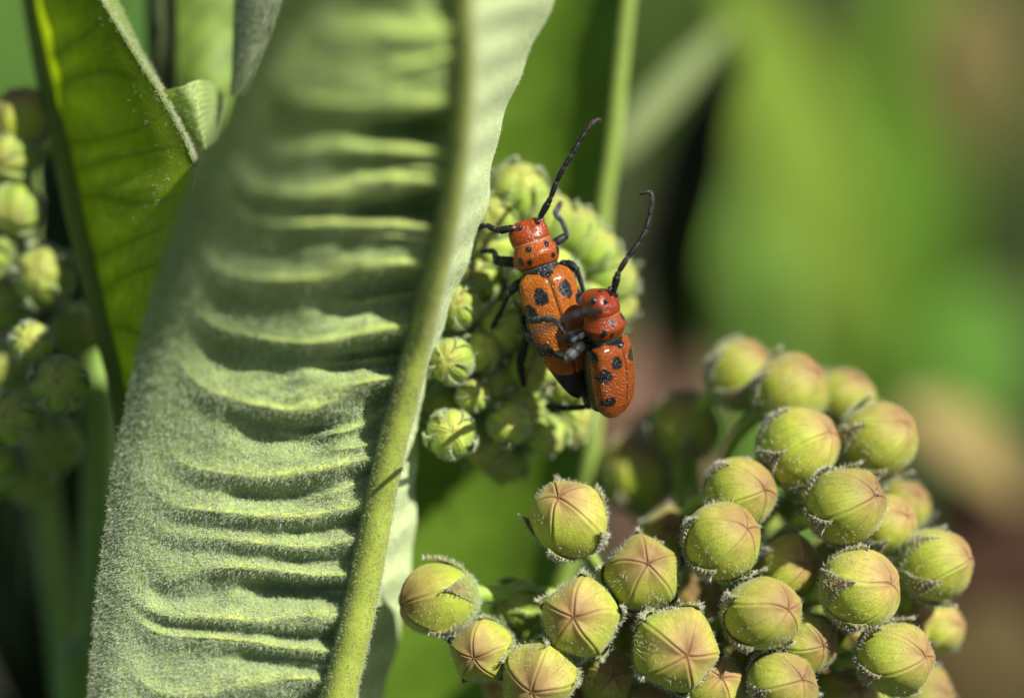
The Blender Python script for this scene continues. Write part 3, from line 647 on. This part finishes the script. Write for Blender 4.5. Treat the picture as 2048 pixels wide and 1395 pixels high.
def beetle(label, head, fwd, dors, sc, el, legs, ants, seed, red=RED, orange=ORANGE, tail=1.0):
    rg = np.random.default_rng(seed)
    o0 = P(*head); Yv = nrm(fwd); Zv = nrm(dors - Yv * np.dot(dors, Yv)); Xv = np.cross(Yv, Zv)
    def wp(x, y, z): return o0 + sc * (np.asarray(x)[..., None] * Xv + np.asarray(y)[..., None] * Yv + np.asarray(z)[..., None] * Zv)
    e0 = .335; e1 = e0 + el; base = wp(0., -.6, -.16)
    root = empty('milkweed_beetle', base, label, 'beetle', 'milkweed beetles')
    # body: one lofted skin from the face to the tail; (y, half width, top, bottom)
    st = np.array([(.012, .010, .005, .03), (.010, .050, .030, .09), (.0, .078, .048, .13), (-.02, .098, .066, .15), (-.05, .112, .084, .155), (-.085, .116, .096, .15), (-.115, .114, .102, .14), (-.132, .112, .100, .135),
                   (-.138, .110, .0975, .13), (-.146, .113, .100, .13), (-.17, .123, .109, .14), (-.20, .136, .121, .145), (-.225, .149, .126, .145), (-.25, .141, .122, .14), (-.27, .134, .114, .135), (-.287, .126, .104, .13),
                   (-.297, .119, .092, .125), (-.31, .121, .090, .125), (-.335, .13, .09, .13), (-.38, .15, .09, .16), (-.5, .168, .10, .175), (-e0 - .55 * el, .168, .10, .17), (-e0 - .85 * el, .150, .08, .15),
                   (-e1 + .04 - .04 * tail, .115 * (.5 + .5 * tail), .035, .10), (-e1 + .05 - .11 * tail, .09 * (.5 + .5 * tail), .01, .09), (-e1 + .055 - .165 * tail, .06, -.02, .08), (-e1 + .06 - .20 * tail, .02, -.045, .07)])
    st[:16, 1] *= 1.06; st[:9, 1] *= 1.05
    # monotone resampling along the length
    s = np.concatenate([[0], np.cumsum(np.linalg.norm(np.diff(st, axis=0), axis=1) + .004)]); q = np.linspace(0, s[-1], 230)
    def ip(a):
        a = np.interp(q, s, a); k = np.hanning(7); k /= k.sum(); return np.convolve(np.pad(a, 3, mode='edge'), k, 'valid')
    yy, ww, zt, zb = [ip(st[:, i]) for i in range(4)]
    nA = 96; a = np.linspace(0, 2 * math.pi, nA, endpoint=False)
    ca, sa = np.cos(a), np.sin(a)
    x = ww[:, None] * np.sign(ca) * np.abs(ca) ** .92; z = np.where(sa > 0, zt[:, None] * np.abs(sa) ** .95, -np.abs(zb)[:, None] * np.abs(sa) ** .95)
    y = np.repeat(yy[:, None], nA, 1)
    # swelling of the pronotum in the middle, tubercles at the sides, a furrow between the antennae
    z = z + .012 * np.exp(-((y + .215) / .04) ** 2 - (x / .075) ** 2) * (z > 0)
    z = z - .008 * np.exp(-((y + .03) / .05) ** 2 - (x / .02) ** 2) * (z > 0)
    seam = np.exp(-((y + .138) / .0045) ** 2)
    c = np.tile(red, (230, nA, 1)); pron = sstep(-.13, -.145, y)[..., None]
    c = c * (1 - pron) + (red * .55 + orange * .45) * pron
    blk = sstep(-.288, -.296, y)
    arc = np.where(z > 0, x, np.sign(x) * (np.abs(x) + .0))
    for (sx, sy, rx, ry) in ((.062, -.178, .019, .022), (-.062, -.178, .019, .022), (.082, -.258, .017, .019), (-.082, -.258, .017, .019), (.128, -.235, .014, .03), (-.128, -.235, .014, .03)):
        wob = 1 + .06 * np.sin(2 * np.arctan2(y - sy, x - sx) + sx * 99)
        blk = np.maximum(blk, sstep(1.15, .85, np.hypot((x - sx) / rx, (y - sy) / ry) / wob) * (z > 0))
    blk = np.maximum(blk, sstep(-.085, -.10, z) * sstep(-.15, -.16, y) * .96)
    c = c * (1 - blk[..., None]) + BLACK * blk[..., None]
    c = c + (np.array([.40, .22, .12]) - c) * (.55 * seam * (z > .0))[..., None]
    gr = np.exp(-((y + .305) / .008) ** 2) * .35; c = c + (GREY - c) * gr[..., None]
    mb = MB(); mb.add(wp(x, y, z), [grid_faces(230, nA, True)], c.reshape(-1, 3)); mb.build('body', M_BODY, root, base)
    # wing cases
    ne, na = 130, 70
    for side in (-1, 1):
        t = np.linspace(0, 1, ne)[:, None]; al = np.linspace(0, 1, na)[None]
        ye = -e0 - el * t
        wpro = np.interp(t, [0, .02, .06, .12, .25, .5, .72, .86, .94, .98, 1.0], [.100, .140, .168, .180, .187, .188, .178, .150, .108, .066, .012])
        k = np.hanning(7); k /= k.sum(); wpro = np.convolve(np.pad(wpro[:, 0], 3, mode='edge'), k, 'valid')[:, None]
        hpro = np.interp(t, [0, .03, .10, .3, .6, .8, .93, 1.0], [.055, .098, .118, .128, .122, .100, .060, .012])
        hpro = np.convolve(np.pad(hpro[:, 0], 3, mode='edge'), k, 'valid')[:, None]
        ang = al * 1.92
        xe = np.sin(ang) ** 1.0 * wpro * (1 + .04 * np.exp(-((al - .7) / .15) ** 2))
        ze = np.sign(np.cos(ang)) * np.abs(np.cos(ang)) ** .8 * hpro + .012
        ze = ze - .010 * np.exp(-(al / .035) ** 2) + .006 * np.exp(-((al - .62) / .12) ** 2) * np.exp(-((t - .08) / .1) ** 2)
        ye2 = ye + .018 * np.exp(-((al - .55) / .25) ** 2) * (1 - t) ** 10 - .0 * al
        ax = ang / 1.5708 * wpro * 1.18            # arc length from the suture
        yn = (ye2 + e0) / el * .70 - .335          # place of the pattern on a standard wing case
        blk = np.zeros((ne, na))
        for (sx, sy, rx, ry) in ((0, -.352, .036, .030), (.225, -.405, .040, .055), (.068, -.487, .038, .058), (.165, -.575, .056, .062), (.150, -.82, .062, .045), (.02, -1.2, .01, .01)):
            th = np.arctan2((yn - sy) / ry, (ax - sx) / rx)
            wob = 1 + .10 * np.sin(3 * th + sx * 60 + side) + .06 * np.sin(7 * th + sy * 40)
            blk = np.maximum(blk, sstep(1.10, .90, np.hypot((ax - sx) / rx, (yn - sy) / ry) / wob))
        rimm = sstep(.93, .985, al) * np.ones_like(t) * .7
        c = np.tile(orange, (ne, na, 1)) * (1 - .12 * np.exp(-((al - .3) / .3) ** 2))[..., None]
        c = c * (1 - blk[..., None]) + BLACK * blk[..., None]
        c = c + (np.array([.03, .012, .006]) - c) * np.maximum(rimm, .75 * np.exp(-(al / .02) ** 2) * np.ones_like(t))[..., None]
        c = c + (np.array([.20, .04, .01]) - c) * (.7 * sstep(.9, 1, t) * np.ones_like(al))[..., None]
        fs = grid_faces(ne, na)
        mb = MB(); mb.add(wp(side * xe, ye2, ze), [fs if side < 0 else fs[:, ::-1]], c.reshape(-1, 3)); ob = mb.build('wing_case', M_SHELL, root, base)
        nh = 900; ii = rng.integers(2, ne - 2, nh); jj = rng.integers(1, na - 6, nh); ps = wp(side * xe, ye2, ze)
        ns = nrm(np.cross(np.gradient(ps, axis=0), np.gradient(ps, axis=1))); ns = ns * np.sign(np.sum(ns * (ps - wp(0., -e0 - el / 2, -.05)), -1, keepdims=True))
        hb = ps[ii, jj] + rng.normal(size=(nh, 3)) * .003
        hb = hb - ns[ii, jj] * .003; hcol = np.where(blk[ii, jj][:, None] > .5, [[.30, .28, .24]], [[.55, .26, .07]])
        hm = MB(); hairs(hm, hb, ns[ii, jj] * .75 - Yv * .8 + rng.normal(size=(nh, 3)) * .2, rng.normal(size=(nh, 3)) * .2 - Yv * .5, rng.uniform(.008, .015, nh), .0006, hcol)
        hh = hm.build('down', M_HAIR, ob, base); hh['kind'] = 'stuff'
        sd = ob.modifiers.new('thickness', 'SOLIDIFY'); sd.thickness = .008 * sc; sd.offset = -1
        # eyes: the antenna splits each into an upper and a lower one
        for (ex, ey, ez, er) in ((.062, -.028, .072, .017), (.104, -.018, .0, .026)):
            th = np.linspace(0, math.pi, 14)[:, None]; p2 = np.linspace(0, 6.283, 20, endpoint=False)[None]
            mb = MB(); mb.add(wp(side * ex + er * .85 * np.sin(th) * np.cos(p2), ey + er * 1.15 * np.sin(th) * np.sin(p2), ez + er * .8 * np.cos(th) + 0 * p2), [grid_faces(14, 20, True)], (.004, .004, .005))
            mb.build('eye', M_EYE, root, base)
    # short pale hairs on collar and wing shoulders
    # legs: polylines of (px, py, depth, radius px, paleness)
    for lg in legs:
        g = np.array(lg, float); m = cat1(g, 16 * (len(g) - 1) + 1)
        # keep the joints crisp
        kk = np.linspace(0, len(g) - 1, len(m)); lin = np.stack([np.interp(kk, np.arange(len(g)), g[:, i]) for i in range(5)], 1)
        m[:, :3] = .35 * m[:, :3] + .65 * lin[:, :3]; m[:, 3:] = lin[:, 3:]
        pts = P(m[:, 0], m[:, 1], m[:, 2]); rr = PX(m[:, 3]) * (1 - .24 * np.exp(-((kk - np.round(kk)) / .07) ** 2) * (kk > .5) * (kk < len(g) - 1.5) + .10 * np.sin(np.pi * np.mod(kk, 1))) * np.where(m[:, 3] < 7.5, .85, 1.06)
        pc = np.clip(m[:, 4] * (.6 + .6 * np.sin(np.pi * np.mod(kk, 1))), 0, 1)[:, None]
        c = np.array([.006, .0065, .0075]) * (1 - pc) + np.array([.17, .185, .19]) * pc ** 2.2
        mb = MB(); tube(mb, pts, np.maximum(rr, .004), 12, c)
        nh = 260; i = rng.integers(0, len(pts), nh); tg = nrm(np.gradient(pts, axis=0))[i]; nb = nrm(np.cross(rng.normal(size=(nh, 3)), tg))
        hairs(mb, pts[i] + nb * rr[i][:, None] * .95, nb * .6 + tg * .8, rng.normal(size=(nh, 3)) * .3, rng.uniform(.008, .02, nh), .0010, (.10, .105, .10))
        mb.build('leg', M_LEG, root, base)
    for an in ants:
        g = np.array(an['pts'], float); mb = MB(); ns = len(g) - 1
        for i in range(ns):
            t = np.linspace(0, 1, 9)[:, None]
            seg = g[i] + (g[i + 1] - g[i]) * t; pts = P(seg[:, 0], seg[:, 1], seg[:, 2])
            r0, r1 = an['r'][i]; rr = PX(r0 + (r1 - r0) * t[:, 0] + .9 * np.sin(np.pi * t[:, 0])); rr[0] *= .72; rr[-1] *= .9
            pal = (t[:, 0] < .1)[:, None] * .8; br = sstep(ns * .55, ns, i) * .6
            c = np.array([.006, .006, .007]) * (1 - br) + np.array([.055, .038, .028]) * br
            c = c * (1 - pal) + np.array([.16, .155, .14]) * pal
            tube(mb, pts, rr, 12, c)
            nh = 36; k = rng.integers(0, 9, nh); tg = nrm(np.gradient(pts, axis=0))[k]; nb = nrm(np.cross(rng.normal(size=(nh, 3)), tg))
            hairs(mb, pts[k] + nb * rr[k][:, None] * .9, nb * .5 + tg, rng.normal(size=(nh, 3)) * .2, rng.uniform(.008, .018, nh), .0009, (.12, .11, .10))
        mb.build('antenna', M_LEG, root, base)
    return root

ang = math.radians(18); fw = V(-math.sin(ang), math.cos(ang), .02)
legs1 = [
    [(1050, 522, .05, 8, 0), (1034, 524, .08, 9, 0), (998, 522, .10, 10, .5), (991, 517, .12, 7, .7), (989, 503, .16, 6, .55), (976, 501, .20, 6, .2), (963, 502, .24, 5, .1)],
    [(1098, 492, .05, 8, 0), (1110, 485, .06, 8, .3), (1129, 474, .08, 8, .25), (1133, 466, .10, 5, .3), (1124, 442, .15, 6, .6), (1110, 428, .2, 6, .6), (1116, 416, .26, 7, .45), (1121, 404, .32, 5, .5)],
    [(1062, 556, .1, 9, 0), (1043, 563, .1, 9, 0), (1020, 582, .08, 9, .75), (1014, 594, .1, 5, .3), (1002, 622, .18, 6, .1), (992, 640, .26, 6, .05), (984, 655, .32, 5, 0)],
    [(1118, 535, .08, 8, 0), (1133, 526, .06, 8, .1), (1150, 536, .04, 8, .15), (1158, 552, .06, 6, .35), (1163, 570, .1, 6, .4), (1168, 592, .16, 5, .3)],
    [(1066, 660, .15, 9, 0), (1048, 690, .2, 9, 0), (1040, 730, .28, 8, 0), (1048, 770, .38, 6, 0)],
    [(1150, 700, .15, 9, 0), (1172, 742, .14, 9, 0), (1176, 780, .12, 11, .25), (1178, 806, .14, 11, .55), (1172, 813, .16, 6, .1), (1134, 816, .24, 7, .1), (1112, 814, .3, 7, .05), (1092, 811, .34, 5, .05)]]
ant1 = [{'pts': [(1078, 438, -.06), (1096, 406, -.08), (1101, 396, -.09), (1112, 366, -.1), (1127, 335, -.11), (1143, 311, -.11), (1156, 287, -.1), (1169, 266, -.09), (1181, 250, -.08), (1191, 241, -.06), (1200, 240, -.04)],
         'r': [(4.5, 7), (5.5, 4.5), (4.5, 5), (4.5, 4.8), (4.5, 4.6), (4.3, 4.5), (4.2, 4.2), (4, 4), (3.8, 4), (3.8, 3)]},
        {'pts': [(1030, 455, -.06), (1000, 461, -.05), (992, 460, -.03), (973, 450, .0), (951, 456, .08), (930, 470, .14), (912, 488, .18)], 'r': [(5, 8), (6, 5), (5, 5), (5, 5), (5, 4.5), (4.5, 4)]}]
beetle('orange beetle with black spots clinging to the fuzzy bud cluster, partly under the other', (1050, 443, -.0), fw, V(.24, .03, .97), 1.03, .70, legs1, ant1, 1)

fw2 = V(-.11, .93, .35)
legs2 = [
    [(1205, 672, -.05, 9, 0), (1165, 668, -.12, 9, .1), (1150, 672, -.18, 10, .55), (1135, 677, -.22, 9, .65), (1131, 672, -.22, 5, .1), (1118, 652, -.24, 5, .15), (1108, 639, -.22, 5, .3), (1096, 637, -.2, 8, .6), (1086, 638, -.19, 5, .3), (1078, 639, -.18, 8, .65), (1064, 639, -.17, 5, .3), (1056, 640, -.15, 4, .2)],
    [(1205, 700, -.02, 9, 0), (1165, 690, -.1, 9, 0), (1150, 701, -.2, 10, .45), (1134, 716, -.24, 9, .6), (1128, 716, -.24, 5, .1), (1106, 705, -.23, 6, .05), (1085, 694, -.2, 6, .05), (1064, 686, -.1, 6, .1), (1052, 668, .0, 6, .15), (1047, 650, .03, 6, .1), (1046, 634, .02, 8, .05)],
    [(1215, 640, .05, 8, 0), (1205, 588, .1, 9, 0), (1172, 589, .06, 9, .15), (1163, 596, .05, 6, .2), (1150, 606, .03, 5, .1)],
    [(1208, 735, .1, 9, 0), (1190, 760, .16, 8, 0), (1186, 790, .22, 7, 0), (1170, 800, .3, 5, 0)]]
ant2 = [{'pts': [(1226, 588, -.16), (1234, 553, -.18), (1237, 544, -.18), (1254, 516, -.17), (1276, 487, -.15), (1291, 462, -.13), (1299, 434, -.11), (1303, 412, -.1), (1305, 394, -.09), (1299, 383, -.08), (1279, 389, -.05)],
         'r': [(4.5, 8), (5.5, 5), (5, 5), (5, 5), (4.8, 4.8), (4.6, 4.6), (4.4, 4.4), (4.2, 4.2), (4, 3.5), (3.2, 2)]},
        {'pts': [(1204, 622, -.26), (1165, 624, -.55), (1152, 628, -.62), (1118, 641, -.85), (1088, 654, -1.05), (1064, 668, -1.2)], 'r': [(5, 7.5), (5.5, 5), (5, 5), (5, 4.5), (4.5, 3.5)]}]
legs2 = [[(p[0], p[1], p[2] - .14 * (1 - k / (len(l) - 1)) ** .8, *p[3:]) for k, p in enumerate(l)] for l in legs2]      # he sits higher than she does
ant2 = [{'pts': [(p[0], p[1], p[2] - .14) for p in a['pts']], 'r': a['r']} for a in ant2]
beetle('smaller red-orange beetle with black spots riding on the side of the other beetle', (1203, 586, -.28), fw2, V(.80, -.02, .58), .98, .54, legs2, ant2, 2, red=np.array([.165, .019, .002]), orange=np.array([.21, .043, .004]), tail=0.15)

# ------------------------------------------------------------------ background leaves
def bgleaf(label, a, b, hw, face, col, mat=None, name='milkweed_leaf', **k):
    A_, B_ = P(*a), P(*b); mat = mat or M_FAR; k.setdefault('rib', tuple(np.asarray(col) * 1.5)); return simple_leaf(name, label, A_, B_, PX(hw) * (D + a[2]) / D, V(*face), col, mat, group='leaves far behind the flowers', **k)
bgleaf('blurred yellow-green leaf slanting far behind the bud cluster', (1790, 760, 19), (1400, -200, 16), 120, (.4, .2, .9), (.15, .225, .028))
bgleaf('blurred upright grass-green leaf far behind, right of the slanting leaf', (1790, 860, 20), (1870, -260, 20), 120, (.3, .3, .9), (.08, .165, .015))
bgleaf('blurred hanging mid-green leaf behind the empty space right of the beetles', (1580, 340, 24), (1540, 1300, 22), 180, (.4, .3, .8), (.10, .185, .028))
bgleaf('blurred narrow pale leaf edge slanting up from the broad leaf', (1190, 350, 4.5), (1480, 20, 5.5), 34, (.5, .5, .7), (.17, .21, .085), fold=.1)
bgleaf('blurred dull green leaf behind the light rib of the broad leaf', (1180, 260, 9), (1420, -200, 9), 150, (.2, .2, .9), (.04, .07, .012))
bgleaf('dark green leaf, deep shade put into its colour, behind the upper beetle feeler', (1420, 60, 6.5), (1290, 840, 6.5), 125, (-.85, -.5, .4), (.010, .014, .006))  # near-black colour carries the deep shade; blade also turned from the sun
bgleaf('blurred green leaf low behind the right edge of the bud cluster', (2010, 560, 15), (1900, 900, 14), 120, (.4, .4, .8), (.07, .155, .02))
bgleaf('leaf coloured dark as shade, far behind the crossing green leaves', (2020, 280, 22), (1840, 680, 22), 130, (.1, .1, .9), (.02, .03, .008))  # faces the sun; its dark colour stands in for shade
bgleaf('tan withered leaf far behind the upright grass-green leaf', (1960, -60, 20), (1950, 330, 20), 110, (.3, .5, .8), (.11, .09, .03), M_DRY, name='dry_leaf')
bgleaf('pale straw coloured dry leaf behind the right side of the bud cluster', (1840, 800, 10), (2080, 1000, 11), 80, (.3, .5, .8), (.25, .19, .07), M_DRY, name='dry_leaf')
bgleaf('dark reddish brown dry leaf behind the lower right buds', (2020, 930, 11), (1960, 1330, 11), 150, (.0, .2, .9), (.05, .026, .015), M_DRY, name='dry_leaf')
bgleaf('olive brown dry leaf behind the lowest right buds', (2060, 1230, 10), (1860, 1480, 10), 130, (.2, .3, .9), (.075, .055, .02), M_DRY, name='dry_leaf')
bgleaf('pinkish brown dry leaf behind the tail of the smaller beetle', (1340, 640, 8), (1270, 1180, 8), 120, (.1, .25, .95), (.13, .075, .05), M_DRY, name='dry_leaf')
bgleaf('blurred green leaf behind the top of the shaded left buds', (10, 330, 8), (40, -180, 8), 110, (.3, .3, .9), (.07, .14, .025))
bgleaf('blurred green leaf behind the rim of the folded leaf', (270, 300, 9), (280, -160, 9), 80, (.3, .3, .9), (.06, .13, .025))
bgleaf('very dark green leaf with shade painted into it, below the shaded left buds', (70, 780, 4.5), (60, 1560, 4.5), 190, (-.5, -.6, .6), (.010, .018, .006))  # colour set almost black to paint the shade below the buds
bgleaf('drooping leaf coloured dark for the shade behind the tan buds', (1290, 800, 2.4), (1270, 1050, 2.2), 80, (-.7, -.4, .6), (.02, .035, .01))  # dark colour paints the shade between the buds
bgleaf('broad olive leaf, most distant, spread behind the crossing green leaves', (2150, 500, 34), (1500, 100, 32), 330, (.3, .3, .9), (.055, .085, .011))
bgleaf('broad dark olive leaf, most distant, behind the hanging mid-green leaf', (1250, 700, 30), (1850, 560, 32), 240, (.0, .1, .9), (.03, .045, .008))
bgleaf('broad dull green leaf, most distant, above the dark leaf', (1200, -120, 30), (1480, 420, 30), 200, (.1, .2, .9), (.035, .06, .010))
bgleaf('leaf darkened by colour for the full shade behind the left bud cluster', (120, 140, 3.2), (60, 1050, 3.4), 190, (-.8, -.5, .5), (.012, .020, .006))  # dark sheet added behind the buds; its colour paints their shade
